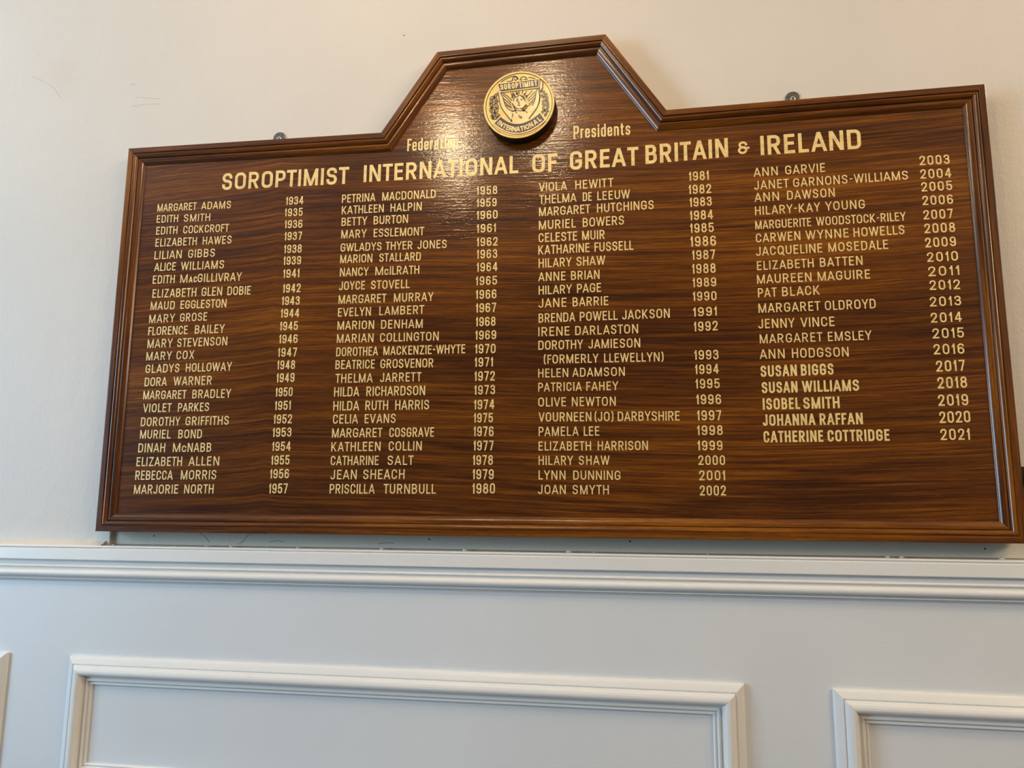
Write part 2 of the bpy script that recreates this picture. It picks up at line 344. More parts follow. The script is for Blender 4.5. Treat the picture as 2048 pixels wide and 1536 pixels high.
# ------------------------------------------------------------------ signwriter's lettering, drawn stroke by stroke
ROUND = {}
def R(*p): return (p[0], p[1], 1)
GL = {
 'A': (.62, [[(0,0),(.5,1)], [(.5,1),(1,0)], [(.2,.27),(.8,.27)]]),
 'B': (.50, [[(0,0),(0,1),R(.94,1),R(.94,.53),(0,.53)], [(0,.53),R(1,.53),R(1,0),(0,0)]]),
 'C': (.50, [[(1,.74),R(1,1),R(0,1),R(0,0),R(1,0),(1,.26)]]),
 'D': (.52, [[(0,0),(0,1),R(1,1),R(1,0),(0,0),'c']]),
 'E': (.42, [[(0,0),(0,1)], [(0,1),(1,1)], [(0,.53),(.88,.53)], [(0,0),(1,0)]]),
 'F': (.40, [[(0,0),(0,1)], [(0,1),(1,1)], [(0,.51),(.85,.51)]]),
 'G': (.53, [[(1,.76),R(1,1),R(0,1),R(0,0),R(1,0),(1,.46)], [(.60,.46),(1,.46)]]),
 'H': (.52, [[(0,0),(0,1)], [(1,0),(1,1)], [(0,.52),(1,.52)]]),
 'I': (0, [[(0,0),(0,1)]]),
 'J': (.42, [[(1,1),R(1,0),R(0,0),(0,.16)]]),
 'K': (.53, [[(0,0),(0,1)], [(0,.30),(.95,1)], [(.30,.54),(1,0)]]),
 'L': (.40, [[(0,0),(0,1)], [(0,0),(1,0)]]),
 'M': (.68, [[(0,0),(0,1)], [(1,0),(1,1)], [(0,1),(.5,.0)], [(.5,.0),(1,1)]]),
 'N': (.55, [[(0,0),(0,1)], [(1,0),(1,1)], [(0.02,1),(.98,0)]]),
 'O': (.54, [[R(0,0),R(0,1),R(1,1),R(1,0),'c']]),
 'P': (.48, [[(0,0),(0,1)], [(0,1),R(1,1),R(1,.44),(0,.44)]]),
 'Q': (.54, [[R(0,0),R(0,1),R(1,1),R(1,0),'c'], [(.55,.25),(1.05,-.10)]]),
 'R': (.51, [[(0,0),(0,1)], [(0,1),R(.97,1),R(.97,.47),(0,.47)], [(.50,.47),(1,0)]]),
 'S': (.49, [[(.98,.80),R(.98,1),R(0,1),R(0,.54),R(1,.50),R(1,0),R(0,0),(0,.20)]]),
 'T': (.48, [[(.5,0),(.5,1)], [(0,1),(1,1)]]),
 'U': (.52, [[(0,1),R(0,0),R(1,0),(1,1)]]),
 'V': (.60, [[(0,1),(.5,0)], [(.5,0),(1,1)]]),
 'W': (.86, [[(0,1),(.26,0)], [(.26,0),(.5,1)], [(.5,1),(.74,0)], [(.74,0),(1,1)]]),
 'X': (.55, [[(0,0),(1,1)], [(0,1),(1,0)]]),
 'Y': (.58, [[(.5,0),(.5,.45)], [(0,1),(.5,.42)], [(1,1),(.5,.42)]]),
 'Z': (.50, [[(0,1),(1,1)], [(0,0),(1,0)], [(.98,1),(.02,0)]]),
 '-': (.26, [[(0,.5),(1,.5)]]),
 '(': (.20, [[(1,1.08),R(0,.86),R(0,.14),(1,-.08)]]),
 ')': (.20, [[(0,1.08),R(1,.86),R(1,.14),(0,-.08)]]),
 '&': (.62, [[(.76,.80),R(.76,1),R(.08,1),R(.08,.55),(.55,.53)], [(.55,.53),R(0,.53),R(0,0),R(.78,0),(.78,.46)], [(.62,.46),(1,.46)]]),
 '0': (.46, [[R(0,0),R(0,1),R(1,1),R(1,0),'c']]),
 '1': (.20, [[(1,0),(1,1)], [(.95,.97),(0,.76)]]),
 '2': (.45, [[(0,.75),R(0,1),R(1,1),R(1,.60),(.02,.02)], [(0,0),(1,0)]]),
 '3': (.45, [[(0,.80),R(0,1),R(.96,1),R(.96,.54),(.38,.54)], [(.38,.54),R(1,.54),R(1,0),R(0,0),(0,.20)]]),
 '4': (.48, [[(.74,0),(.74,1)], [(.70,1),(0,.28)], [(0,.25),(1,.25)]]),
 '5': (.45, [[(.95,1),(.08,1)], [(.08,1),(.03,.52)], [(.03,.50),R(.1,.62),R(1,.62),R(1,0),R(0,0),(0,.20)]]),
 '6': (.46, [[R(0,0),R(0,.58),R(1,.58),R(1,0),'c'], [(.96,.84),R(.96,1),R(0,1),(0,.36)]]),
 '7': (.43, [[(0,1),(1,1)], [(1,.98),(.32,0)]]),
 '8': (.46, [[R(.05,.54),R(.05,1),R(.95,1),R(.95,.54),'c'], [R(0,0),R(0,.54),R(1,.54),R(1,0),'c']]),
 '9': (.46, [[R(0,.42),R(0,1),R(1,1),R(1,.42),'c'], [(.04,.16),R(.04,0),R(1,0),(1,.64)]]),
 'e': (.42, [[(0,.36),(1,.36)], [(1,.36),R(1,.70),R(0,.70),R(0,0),R(1,0),(1,.14)]]),
 'd': (.43, [[(1,0),(1,1)], [(.98,.70),R(0,.70),R(0,0),(.98,0)]]),
 'r': (.27, [[(0,0),(0,.70)], [(0,.42),R(0,.70),(1,.70)]]),
 'a': (.41, [[(.04,.54),R(.04,.70),R(1,.70),(1,0)], [(1,.40),R(0,.40),R(0,0),(1,0)]]),
 't': (.30, [[(.35,.92),R(.35,0),(1,0)], [(0,.70),(1,.70)]]),
 'i': (0, [[(0,0),(0,.70)], [(0,.93),(0,1)]]),
 'o': (.43, [[R(0,0),R(0,.70),R(1,.70),R(1,0),'c']]),
 'n': (.43, [[(0,0),(0,.70)], [(0,.42),R(0,.70),R(1,.70),(1,0)]]),
 's': (.40, [[(1,.57),R(1,.70),R(0,.70),R(0,.38),R(1,.34),R(1,0),R(0,0),(0,.13)]]),
}
DIAG = set('AVWXYZKMNR472')
def rounded(pts, rad, closed, seg):
    n = len(pts); out = []
    for i, p in enumerate(pts):
        P = Vector(p[:2]); fl = len(p) > 2
        if not fl or (not closed and i in (0, n-1)): out.append(P); continue
        A = Vector(pts[i-1][:2]); B = Vector(pts[(i+1) % n][:2])
        da, db = (A-P), (B-P); la, lb = da.length, db.length
        L1, L2 = min(rad, la*.5), min(rad, lb*.5)
        if i == 1 and not closed and len(pts[0]) == 2: L1 = min(rad, la*.98)
        if i == n-2 and not closed and len(pts[-1]) == 2: L2 = min(rad, lb*.98)
        a = P + da*(L1/la); b = P + db*(L2/lb); k = .5523
        c1 = a + (P-a)*k; c2 = b + (P-b)*k
        for j in range(seg+1):
            t = j/seg; u = 1-t; q = a*u**3 + c1*3*u*u*t + c2*3*u*t*t + b*t**3
            if not out or (q-out[-1]).length > 1e-7: out.append(q)
    if closed and (out[0]-out[-1]).length < 1e-7: out.pop()
    return out
def clip(poly, lo, hi):
    for sgn, lim in ((1, lo), (-1, -hi)):
        res = []
        for i in range(len(poly)):
            a, b = poly[i-1], poly[i]; va, vb = sgn*a[1]-lim, sgn*b[1]-lim
            if (va >= 0) != (vb >= 0):
                t = va/(va-vb); res.append((a[0]+(b[0]-a[0])*t, a[1]+(b[1]-a[1])*t))
            if vb >= 0: res.append((b[0], b[1]))
        poly = res
        if len(poly) < 3: return None
    return poly
def stroke(pts, t, closed, cap):
    n = len(pts); q = []
    if not closed and cap:
        c0, c1 = cap if isinstance(cap, tuple) else (cap, cap)
        pts = list(pts); pts[0] = pts[0] + (pts[0]-pts[1]).normalized()*c0; pts[-1] = pts[-1] + (pts[-1]-pts[-2]).normalized()*c1
    L = []; Rr = []
    for i in range(n):
        if closed or 0 < i < n-1:
            d1 = (pts[i]-pts[i-1]).normalized(); d2 = (pts[(i+1) % n]-pts[i]).normalized()
            n1 = Vector((-d1.y, d1.x)); n2 = Vector((-d2.y, d2.x)); m = (n1+n2)/max(.35, 1+n1.dot(n2))
        else:
            d = (pts[1]-pts[0]) if i == 0 else (pts[-1]-pts[-2]); d.normalize(); m = Vector((-d.y, d.x))
        L.append(pts[i]+m*t/2); Rr.append(pts[i]-m*t/2)
    for i in range(n if closed else n-1):
        j = (i+1) % n; q.append([tuple(Rr[i]), tuple(Rr[j]), tuple(L[j]), tuple(L[i])])
    return q
def glyph(ch, wd, h, t, rf, seg):
    """polygons of one letter inside the box 0..wd, 0..h"""
    out = []
    iw, ih = max(wd-t, 0), h-t
    for si, s in enumerate(GL[ch][1]):
        closed = s[-1] == 'c'; pts = s[:-1] if closed else s
        if closed and pts[0][:2] == pts[-1][:2]: pts = pts[:-1]
        P = [((t/2 + p[0]*iw), (t/2 + p[1]*ih)) + tuple(p[2:]) for p in pts]
        rad = max(iw*rf, t*.55)
        diag = len(P) == 2 and abs(P[0][0]-P[1][0]) > t*.3 and abs(P[0][1]-P[1][1]) > h*.2
        cap = t*.5 if not any(len(p) > 2 for p in (P[0], P[-1])) else 0
        if diag:      # slanted strokes run right to the letter's top and foot and are cut off level there
            ends = [p[1] <= .001 or p[1] >= .999 for p in pts]
            P = [(p[0], (0 if q[1] < .5 else h) if e else p[1]) for p, q, e in zip(P, pts, ends)]
            cap = tuple(t if e else 0 for e in ends)
        pl = rounded(P, rad, closed, seg)
        tt = t*(.95 if diag else 1)
        for poly in stroke(pl, tt, closed, cap):
            if ch not in '()Q':
                poly = clip(poly, 0, h)
                if poly and diag:
                    poly = clip([(b, a) for a, b in poly], 0, wd)
                    if poly: poly = [(b, a) for a, b in poly]
            if poly: out.append([(a, b, si) for a, b in poly])
    return out
OPEN = set('LTFPVYAJ')
def set_word(word, x0, x1, h, t, rf, seg):
    """fit the word exactly between x0 and x1"""
    if word[0] == '^': word = word[1:]; h = h*.72; t = t*.95
    W = 0; fixed = 0; gaps = []
    ws = [GL[c][0] for c in word]
    for i in range(len(word)-1):
        g = .135
        if word[i] in 'LTFPVYWA' and word[i+1] in 'ATVYWJ' and (word[i] + word[i+1]) not in ('TT', 'AA', 'LA'): g = .055
        if word[i] in 'AVWYTFL' or word[i+1] in 'AVWYTJ': g = min(g, .085)
        gaps.append(g)
    tot = x1-x0
    fixed = sum(t for c in ws if c == 0)
    k = (tot-fixed)/(h*(sum(ws)+sum(gaps))) if (sum(ws)+sum(gaps)) > 0 else 1
    kg = k
    if k > 1.12:      # widely spaced word: let the gaps take most of the extra room
        kw = 1.0 + (k-1.0)*(.75 if h < .022 else 1.0); kg = (tot-fixed-kw*h*sum(ws))/(h*sum(gaps)) if gaps else 1
    else: kw = k
    x = x0; polys = []
    for i, c in enumerate(word):
        wd = t if ws[i] == 0 else ws[i]*h*kw
        wd = max(wd, t)
        for p in glyph(c, wd, h, t, rf, seg): polys.append([(x+a, b, si) for a, b, si in p])
        x += wd + (gaps[i]*h*kg if i < len(gaps) else 0)
    return polys
def poly_mesh(name, polys, y, m, parent, thick=0):
    v = []; f = []
    for p in polys:
        i = len(v); v.extend((q[0], y-(q[2]*2.5e-5 if len(q) > 2 else 0), q[1]) for q in p); f.append(tuple(range(i, i+len(p))))
    o = mesh_obj(name, v, f, m, parent)
    bm = bmesh.new(); bm.from_mesh(o.data)
    bmesh.ops.recalc_face_normals(bm, faces=bm.faces)
    for fc in bm.faces:
        if fc.normal.y > 0: fc.normal_flip()
    bm.to_mesh(o.data); bm.free()
    return o
TABLE = """
n -734.9 630.7 -575.5 628.4 15.8 MARGARET -735.1 -649.8 ADAMS -639.7 -576.1
n -734.3 607.1 -618.1 604.6 15.7 EDITH -734.5 -687.8 SMITH -675.2 -618.7
n -733.4 582.2 -576.5 580.6 16.1 EDITH -733.6 -687.3 COCKCROFT -674.7 -577.1
n -732.9 557.2 -569.3 555.7 16.5 ELIZABETH -733.1 -643.5 HAWES -631 -569.9
n -732.8 531 -602.6 530.6 16.9 LILIAN -733 -674 GIBBS -660.2 -603.2
n -731.2 506.7 -581.4 505.9 16.8 ALICE -731.4 -684.8 WILLIAMS -673.9 -582
n -732.1 481 -542.5 479.4 16.9 EDITH -732.3 -684.8 M -673 -656.2 ^AC -655 -637.6 GILLIVRAY -635.9 -543.1
n -730.3 452.4 -522 451.1 17.4 ELIZABETH -730.5 -636.6 GLEN -625.4 -582.2 DOBIE -571.2 -522.6
n -732 427.9 -571 427.7 16.7 MAUD -732.2 -680.5 EGGLESTON -668.3 -571.5
n -732.8 401.7 -609.5 402.6 16.6 MARY -733.1 -677.9 GROSE -667.1 -610.1
n -732.6 376.8 -570.9 377.4 17 FLORENCE -732.8 -649 BAILEY -633.9 -571.5
n -732 351.7 -564 352.6 17.1 MARY -732.2 -678.5 STEVENSON -669 -564.6
y -460.3 628.3 -423.9 627.9 16.4 1934 -460.5 -424.3
y -461.3 604.9 -424.5 604.2 16.3 1935 -461.5 -424.9
y -460.2 580.5 -423.7 579.9 16.6 1936 -460.3 -424.1
y -459.2 556.4 -423.3 555.9 16.6 1937 -459.4 -423.7
y -458.7 530.4 -422.4 530.2 16.9 1938 -458.8 -422.8
y -458.5 507.1 -422.5 506.8 16.8 1939 -458.6 -423
y -457.7 481.4 -424.5 481.1 17 1941 -457.8 -425
y -456.4 451.8 -420.5 451.7 17.3 1942 -456.6 -420.9
y -457.1 427.6 -421 427.1 17 1943 -457.3 -421.4
y -458 403.2 -420.3 403 16.9 1944 -458.1 -420.8
y -458.1 378.1 -421.9 378.1 17 1945 -458.3 -422.4
y -458.5 353.3 -421 353.1 16.9 1946 -458.6 -421.5
n -732.3 327 -630.8 327.9 16.6 MARY -732.6 -678.2 COX -668.6 -631.4
n -731.7 302.1 -550.9 303 16.9 GLADYS -731.9 -660.5 HOLLOWAY -647 -551.4
n -731.5 276.2 -590.4 277.1 17.1 DORA -731.7 -684.3 WARNER -670.9 -591.1
n -732.1 250.8 -549 251.2 16.7 MARGARET -732.3 -641.6 BRADLEY -629.3 -549.6
n -730.3 225.6 -592.3 226.1 16.7 VIOLET -730.5 -670.5 PARKES -657.1 -592.9
n -732.3 198.9 -550 200 16.8 DOROTHY -732.6 -650.3 GRIFFITHS -639.3 -550.6
n -732 175.1 -603.1 174.8 16.7 MURIEL -732.2 -668 BOND -652.2 -603.7
n -733.2 148.9 -582 149.3 17.1 DINAH -733.5 -677.4 M -661.3 -644.9 ^C -642.7 -633 NABB -631 -582.6
n -734.5 122.6 -564.1 123.6 17.2 ELIZABETH -734.7 -640.3 ALLEN -627.1 -564.7
n -734.7 96.7 -568.2 98 17.4 REBECCA -734.9 -657 MORRIS -640.8 -568.8
n -735.1 70.6 -571.5 71.9 17 MARJORIE -735.3 -644.2 NORTH -631.8 -572.2
y -459.3 327.4 -421.1 327.4 16.9 1947 -459.4 -421.6
y -459.3 303.3 -423.5 303.4 17 1948 -459.5 -424
y -459.1 278.5 -423.4 279 17.2 1949 -459.3 -423.8
y -459.5 251.8 -425.6 252.2 16.8 1950 -459.7 -426
y -459.5 226.2 -427.8 226.7 17 1951 -459.6 -428.3
y -460.4 200.7 -424 201.2 17.1 1952 -460.6 -424.4
y -460.9 176 -423.6 176.6 17 1953 -461.1 -424.1
y -460.3 150.1 -423.6 150.6 16.9 1954 -460.5 -424.1
y -460.8 124.6 -424.6 125.2 17.1 1955 -460.9 -425.1
y -461.4 99.4 -424.1 100.1 17.2 1956 -461.6 -424.6
y -462 72.1 -425.3 72.9 18 1957 -462.1 -425.8
n -345.6 625.6 -159.9 624.6 16.7 PETRINA -345.7 -278.5 MACDONALD -265.1 -160.1
n -345 602.6 -186.3 601.6 16.4 KATHLEEN -345.1 -261.1 HALPIN -247.8 -186.6
n -344.5 579.1 -212.3 578.1 16.6 BETTY -344.6 -293 BURTON -280.4 -212.6
n -343.8 554.3 -180.2 552.2 16.5 MARY -343.9 -293.2 ESSLEMONT -279.4 -180.4
n -344 528.1 -136.4 525 16.3 GWLADYS -344.1 -262.9 THYER -254.9 -202.4 JONES -192.7 -136.5
n -343.9 505.1 -185.4 503.3 16.5 MARION -344 -280.1 STALLARD -266.4 -185.7
n -343.2 479.4 -187.6 477.5 16.6 NANCY -343.3 -286.2 M -273.3 -256.8 ^C -255.4 -247.2 ILRATH -245 -187.8
n -343.6 452.3 -205.2 450.9 16.8 JOYCE -343.7 -292.6 STOVELL -280.7 -205.5
n -343.5 426.2 -159 424.9 16.6 MARGARET -343.6 -249.8 MURRAY -235.3 -159.2
n -343.5 401.1 -176.1 401 16.6 EVELYN -343.6 -279 LAMBERT -262.7 -176.4
n -343.5 375.9 -178.2 374.4 16.7 MARION -343.6 -271.9 DENHAM -258.4 -178.5
n -343.5 350.9 -147.5 350 16.6 MARIAN -343.6 -272 COLLINGTON -259.5 -147.7
y -80.9 625.6 -41.9 625 16.1 1958 -80.9 -42
y -80.5 601.7 -43 601.2 16 1959 -80.5 -43.1
y -80.1 577.4 -40.8 577.2 16.4 1960 -80.2 -40.9
y -79.7 551.6 -43.9 551.4 16.5 1961 -79.8 -44
y -79.3 525.2 -40 525 16.6 1962 -79.3 -40.1
y -78.9 501.8 -40.6 501.5 16.8 1963 -79 -40.6
y -78.6 477 -39.8 476.6 16.9 1964 -78.6 -39.9
y -79.9 450.9 -40.4 451 16.8 1965 -79.9 -40.5
y -79.5 425.1 -41.2 425 17.1 1966 -79.5 -41.3
y -79.1 399.5 -41.5 399.9 17.3 1967 -79.1 -41.6
y -78.7 374 -42.3 374.1 17 1968 -78.7 -42.4
y -79.1 349.3 -40.9 349.2 16.9 1969 -79.1 -41
n -343.6 325.4 -97.3 324.9 16.7 DOROTHEA -343.7 -262.3 MACKENZIE-WHYTE -252.1 -97.5
n -344 301.1 -156.3 300.3 16.9 BEATRICE -344.1 -267.8 GROSVENOR -256.9 -156.5
n -342.8 275.3 -178.1 275 17 THELMA -342.9 -270.6 JARRETT -256.7 -178.3
n -344.2 249.7 -170.5 249.7 17.6 HILDA -344.4 -295.6 RICHARDSON -282 -170.7
n -344.7 223.7 -162.4 223.5 17.5 HILDA -344.8 -294.5 RUTH -282.9 -239.5 HARRIS -226.2 -162.6
n -344.1 199.5 -224.2 199.7 17 CELIA -344.2 -295.9 EVANS -283.4 -224.5
n -344.8 174 -152 174 17.1 MARGARET -344.9 -248.6 COSGRAVE -235.5 -152.2
n -345.1 148.7 -174 149.6 17 KATHLEEN -345.2 -251.2 COLLIN -235.9 -174.2
n -344.8 123.7 -188.4 123.8 16.9 CATHARINE -345 -253.8 SALT -237.1 -188.6
n -344.1 98 -204.4 98.8 17.3 JEAN -344.2 -294.3 SHEACH -281.9 -204.6
n -344.6 72.4 -145.9 72.9 17.3 PRISCILLA -344.7 -259.3 TURNBULL -242.9 -146.1
y -79.3 323.9 -41.6 323.6 17.3 1970 -79.3 -41.7
y -79.6 299.4 -46.2 299.3 17.2 1971 -79.6 -46.3
y -79.6 273.5 -42.3 273.7 17.5 1972 -79.6 -42.4
y -79.4 248.6 -41.6 249.1 17 1973 -79.5 -41.7
y -79.5 222.1 -42.6 222.7 17.3 1974 -79.5 -42.7
y -79.5 198.6 -45 198.8 16.8 1975 -79.6 -45.1
y -79.6 174.1 -43.4 174 17.6 1976 -79.6 -43.5
y -79.4 148.9 -43.1 148.9 17.5 1977 -79.4 -43.2
y -80.1 123.4 -44.1 123.5 17.4 1978 -80.1 -44.2
y -80.1 98.4 -42.3 98.4 17.7 1979 -80.2 -42.4
y -80.2 73.2 -39.8 73.6 18.1 1980 -80.2 -39.9
n 35.9 624.5 172.2 625.4 16.9 VIOLA 35.9 87.9 HEWITT 103.1 172.3
n 36.8 600.5 201.8 601.6 16.8 THELMA 36.8 105.3 DE 116.5 133 LEEUW 143 201.9
n 36.5 576.9 243.1 578.8 16.9 MARGARET 36.4 129.9 HUTCHINGS 142.1 243.2
n 36.1 551.3 190.1 552.8 17.1 MURIEL 36.1 103.9 BOWERS 116.2 190.2
n 35.7 527.1 155.4 527.5 17.3 CELESTE 35.7 106.1 MUIR 115 155.5
n 35.3 503.9 206.2 504.8 17.2 KATHARINE 35.3 128.2 FUSSELL 137 206.3
n 35.8 479.2 156.2 479.7 16.9 HILARY 35.8 96 SHAW 104.7 156.3
n 35.2 453.7 145.6 453.8 16.6 ANNE 35.2 84.8 BRIAN 94.6 145.7
n 36 428.8 148 429.8 16.5 HILARY 36 96.3 PAGE 105.3 148.1
n 36 404.7 160.6 404.7 16.8 JANE 36 86.2 BARRIE 97.3 160.7
n 36.1 377.1 266.7 378.4 16.8 BRENDA 36.1 102 POWELL 109.9 176.9 JACKSON 184.6 266.9
n 35.7 352.2 211.9 352.4 16.6 IRENE 35.7 91.6 DARLASTON 101.7 212
n 35.8 327.6 215.1 327.2 16.5 DOROTHY 35.8 115.6 JAMIESON 124.9 215.2
y 306.2 627.8 340.4 627.6 17.2 1981 306.3 340.7
y 305.1 602.9 343.9 602.8 17.1 1982 305.2 344.2
y 306.2 579 344 579.3 17 1983 306.3 344.3
y 306 554.2 345.6 554.3 17.4 1984 306 345.9
y 305.8 530.6 345.9 530.6 17.3 1985 305.8 346.2
y 305.5 505.6 349.1 505.2 18.6 1986 305.6 349.4
y 307.8 481.3 346.9 481.3 17.1 1987 307.9 347.2
y 307.1 456.1 346.9 456.2 17.5 1988 307.2 347.2
y 307.3 431.7 347 431.7 16.5 1989 307.4 347.2
y 307.1 407.1 346.8 406.9 16.4 1990 307.1 347.1
y 306.7 379 346.4 379.6 16.3 1991 306.8 346.6
y 307.2 352.6 347.2 353.5 17.1 1992 307.3 347.5
n 45.6 302.1 254.4 301.5 16.1 (FORMERLY 45.6 142.5 LLEWELLYN) 152.2 254.6
n 35.7 277.4 187.7 277.3 15.9 HELEN 35.7 89.1 ADAMSON 96.1 187.8
n 35.8 252.3 176.2 252.4 15.8 PATRICIA 35.8 112.9 FAHEY 120.7 176.4
n 35.9 225.7 171.4 225 16.2 OLIVE 35.9 85 NEWTON 95.2 171.5
n 36.6 198.9 279.1 198.1 16.4 VOURNEEN 36.6 129.2 (JO) 134.7 167.2 DARBYSHIRE 174.5 279.3
n 36.7 173.5 142.6 173.4 16.4 PAMELA 36.7 107.1 LEE 115.7 142.6
n 36.8 148.1 224.9 148 16 ELIZABETH 36.7 128.3 HARRISON 139.6 225.1
n 36.8 123.2 159.8 123.3 15.8 HILARY 36.8 97.2 SHAW 107 159.9
n 36.9 98.2 177.8 97.4 15.7 LYNN 36.9 83.8 DUNNING 97.1 177.9
n 35.9 73.1 157.8 73.1 15.8 JOAN 35.9 84.2 SMYTH 95.9 157.9
y 306.7 302.8 346.8 302.7 16.9 1993 306.8 347.1
y 307.2 277.5 346.4 278 16.8 1994 307.3 346.7
y 307.4 252.6 347 252.7 16.7 1995 307.4 347.3
y 307.8 225.5 348.6 225.3 17 1996 307.9 348.9
y 308.3 197.9 348.1 197.7 17.3 1997 308.4 348.4
y 307.6 172.7 349.5 172.7 16.8 1998 307.7 349.8
y 307.7 147.1 348.2 147.1 16.5 1999 307.7 348.5
y 308.2 122.6 351.6 122.5 16.2 2000 308.3 351.9
y 308.7 96.9 350.8 97 16.5 2001 308.8 351.1
y 309.2 71.6 351.3 71.8 16.8 2002 309.2 351.6
n 417.4 628.1 537.2 629.3 16.4 ANN 417.5 458.6 GARVIE 471.1 537.6
n 417.5 604.1 670.2 606.6 16.2 JANET 417.6 476.3 GARNONS-WILLIAMS 483.4 670.8
n 417.1 581.6 550.7 583.2 16.2 ANN 417.2 458.7 DAWSON 472.2 551.1
n 417.2 557.1 598.2 559.2 16.1 HILARY-KAY 417.3 526 YOUNG 534.1 598.7
n 416.6 531.3 662.2 533.8 15.5 MARGUERITE 416.7 509.7 WOODSTOCK-RILEY 517.8 662.7
n 416.8 507.3 658.4 510 16.3 CARWEN 416.9 490.8 WYNNE 499.3 569.5 HOWELLS 577.4 658.9
n 416 483.3 630.9 485.5 16.3 JACQUELINE 416.1 525.6 MOSEDALE 535.4 631.4
n 416.5 457.5 588.7 459.4 16.2 ELIZABETH 416.6 510.2 BATTEN 520.3 589.1
n 415.7 433.3 599.2 434.9 16.1 MAUREEN 415.8 505.5 MAGUIRE 515.5 599.6
n 416.3 409.1 517 410.3 16.3 PAT 416.4 447.6 BLACK 456.2 517.5
n 416 381.8 604.9 383.2 16.4 MARGARET 416.1 517.1 OLDROYD 524.5 605.4
y 690.7 630.9 737.9 630.3 16.9 2003 690.9 738.5
y 690.4 606.6 738.6 606 16.8 2004 690.6 739.3
y 690.5 583.6 738.4 583.6 16.7 2005 690.6 739
y 690.4 559.4 737.9 559.1 16.6 2006 690.6 738.6
y 690.2 534 736.1 534.1 16.5 2007 690.4 736.7
y 690.1 509.7 737.6 509.6 16.9 2008 690.3 738.2
y 689.6 484.8 737 485.1 16.8 2009 689.8 737.6
y 690.8 459.5 738.2 460 16.7 2010 691 738.8
y 691 434.7 738.3 435.3 16.6 2011 691.2 738.9
y 691.4 411.1 737.6 411 16.7 2012 691.5 738.3
y 689.8 383 737.3 383.6 16.4 2013 689.9 737.9
n 414.5 354.4 537.9 354.8 16.6 JENNY 414.6 474.5 VINCE 483.7 538.4
n 416 328.3 595.5 329.6 16 MARGARET 416.1 517.9 EMSLEY 526.5 596
n 414.7 301.6 557.5 302.3 16.4 ANN 414.8 455.7 HODGSON 467.5 558
n 415.3 270.4 532 272.1 19.4 *SUSAN 415.4 474.1 *BIGGS 480.4 532.5
n 416 242.6 570.5 244.1 19.2 *SUSAN 416.1 473.8 *WILLIAMS 480.6 571.1
n 416.4 214.6 538.5 215.7 19.4 *ISOBEL 416.5 476.5 *SMITH 481.7 539.1
n 415.3 187.5 573.1 188.6 19.2 *JOHANNA 415.4 499.8 *RAFFAN 506.1 573.7
n 415.5 159.6 612.6 161 19.2 *CATHERINE 415.6 510.4 *COTTRIDGE 517.3 613.2
y 689.4 355.6 736.2 355.9 16.8 2014 689.5 736.8
y 690 328.9 737.3 329.4 17 2015 690.2 738
y 689.8 302.2 735.9 302.4 17.3 2016 690 736.6
y 691.6 273.3 734.8 274.2 18.4 2017 691.8 735.5
y 691.7 245.6 735.8 246.3 18.7 2018 691.9 736.5
y 690.7 217.1 735.2 217.6 18.6 2019 690.9 736
y 690.6 189.1 736.2 190.2 18.9 2020 690.8 737
y 690.2 161.5 733.4 161.9 18.3 2021 690.4 734.1
h -597.4 667.6 -333.1 663.7 34.8 SOROPTIMIST -597.8 -333.8
h -303.7 664.8 -2.5 663.2 34.6 INTERNATIONAL -303.9 -2.6
h 23.4 662.3 70.5 661.4 35.8 OF 23.4 70.5
h 93.5 662.8 217.8 663.7 35.8 GREAT 93.5 218.1
h 230.3 664.9 375.1 668.2 36.2 BRITAIN 230.4 375.7
h 392.4 672.1 412.1 672.1 23.6 & 392.5 412.6
h 431.1 667.5 598.1 667.7 36.3 IRELAND 431.3 599.1
t -218.4 721.9 -118 721.6 24.9 Federation -218.5 -118.3
t 100.1 723.5 203.7 723.5 25 Presidents 100.1 203.9
"""
NAME = {'n': 'name_lettering', 'y': 'year_lettering', 'h': 'heading_lettering', 't': 'title_lettering'}
for ln in TABLE.strip().split('\n'):
    a = ln.split(); kind = a[0]; x0, z0, x1, z1, h = (float(q)/1000 for q in a[1:6]); words = a[6:]
    sl = (z1-z0)/(x1-x0)
    if kind in 'ny': sl = max(-.02, min(.02, sl))
    polys = []
    for i in range(0, len(words), 3):
        wd = words[i]; wa, wb = float(words[i+1])/1000, float(words[i+2])/1000
        bold = wd[0] == '*'; wd = wd.lstrip('*')
        if kind == 'n': t = h*(.168 if bold else .132)
        elif kind == 'y': t = h*.142
        elif kind == 'h': t = h*.168
        else: t = h*.128
        for p in set_word(wd, wa, wb, h, t, .5 if kind in 'ny' else .42, 4 if kind in 'ny' else 7):
            polys.append([(x, z + z0 + (x-x0)*sl, si) for x, z, si in p])
    poly_mesh(NAME[kind], polys, PY-.00025, M_gold, board)

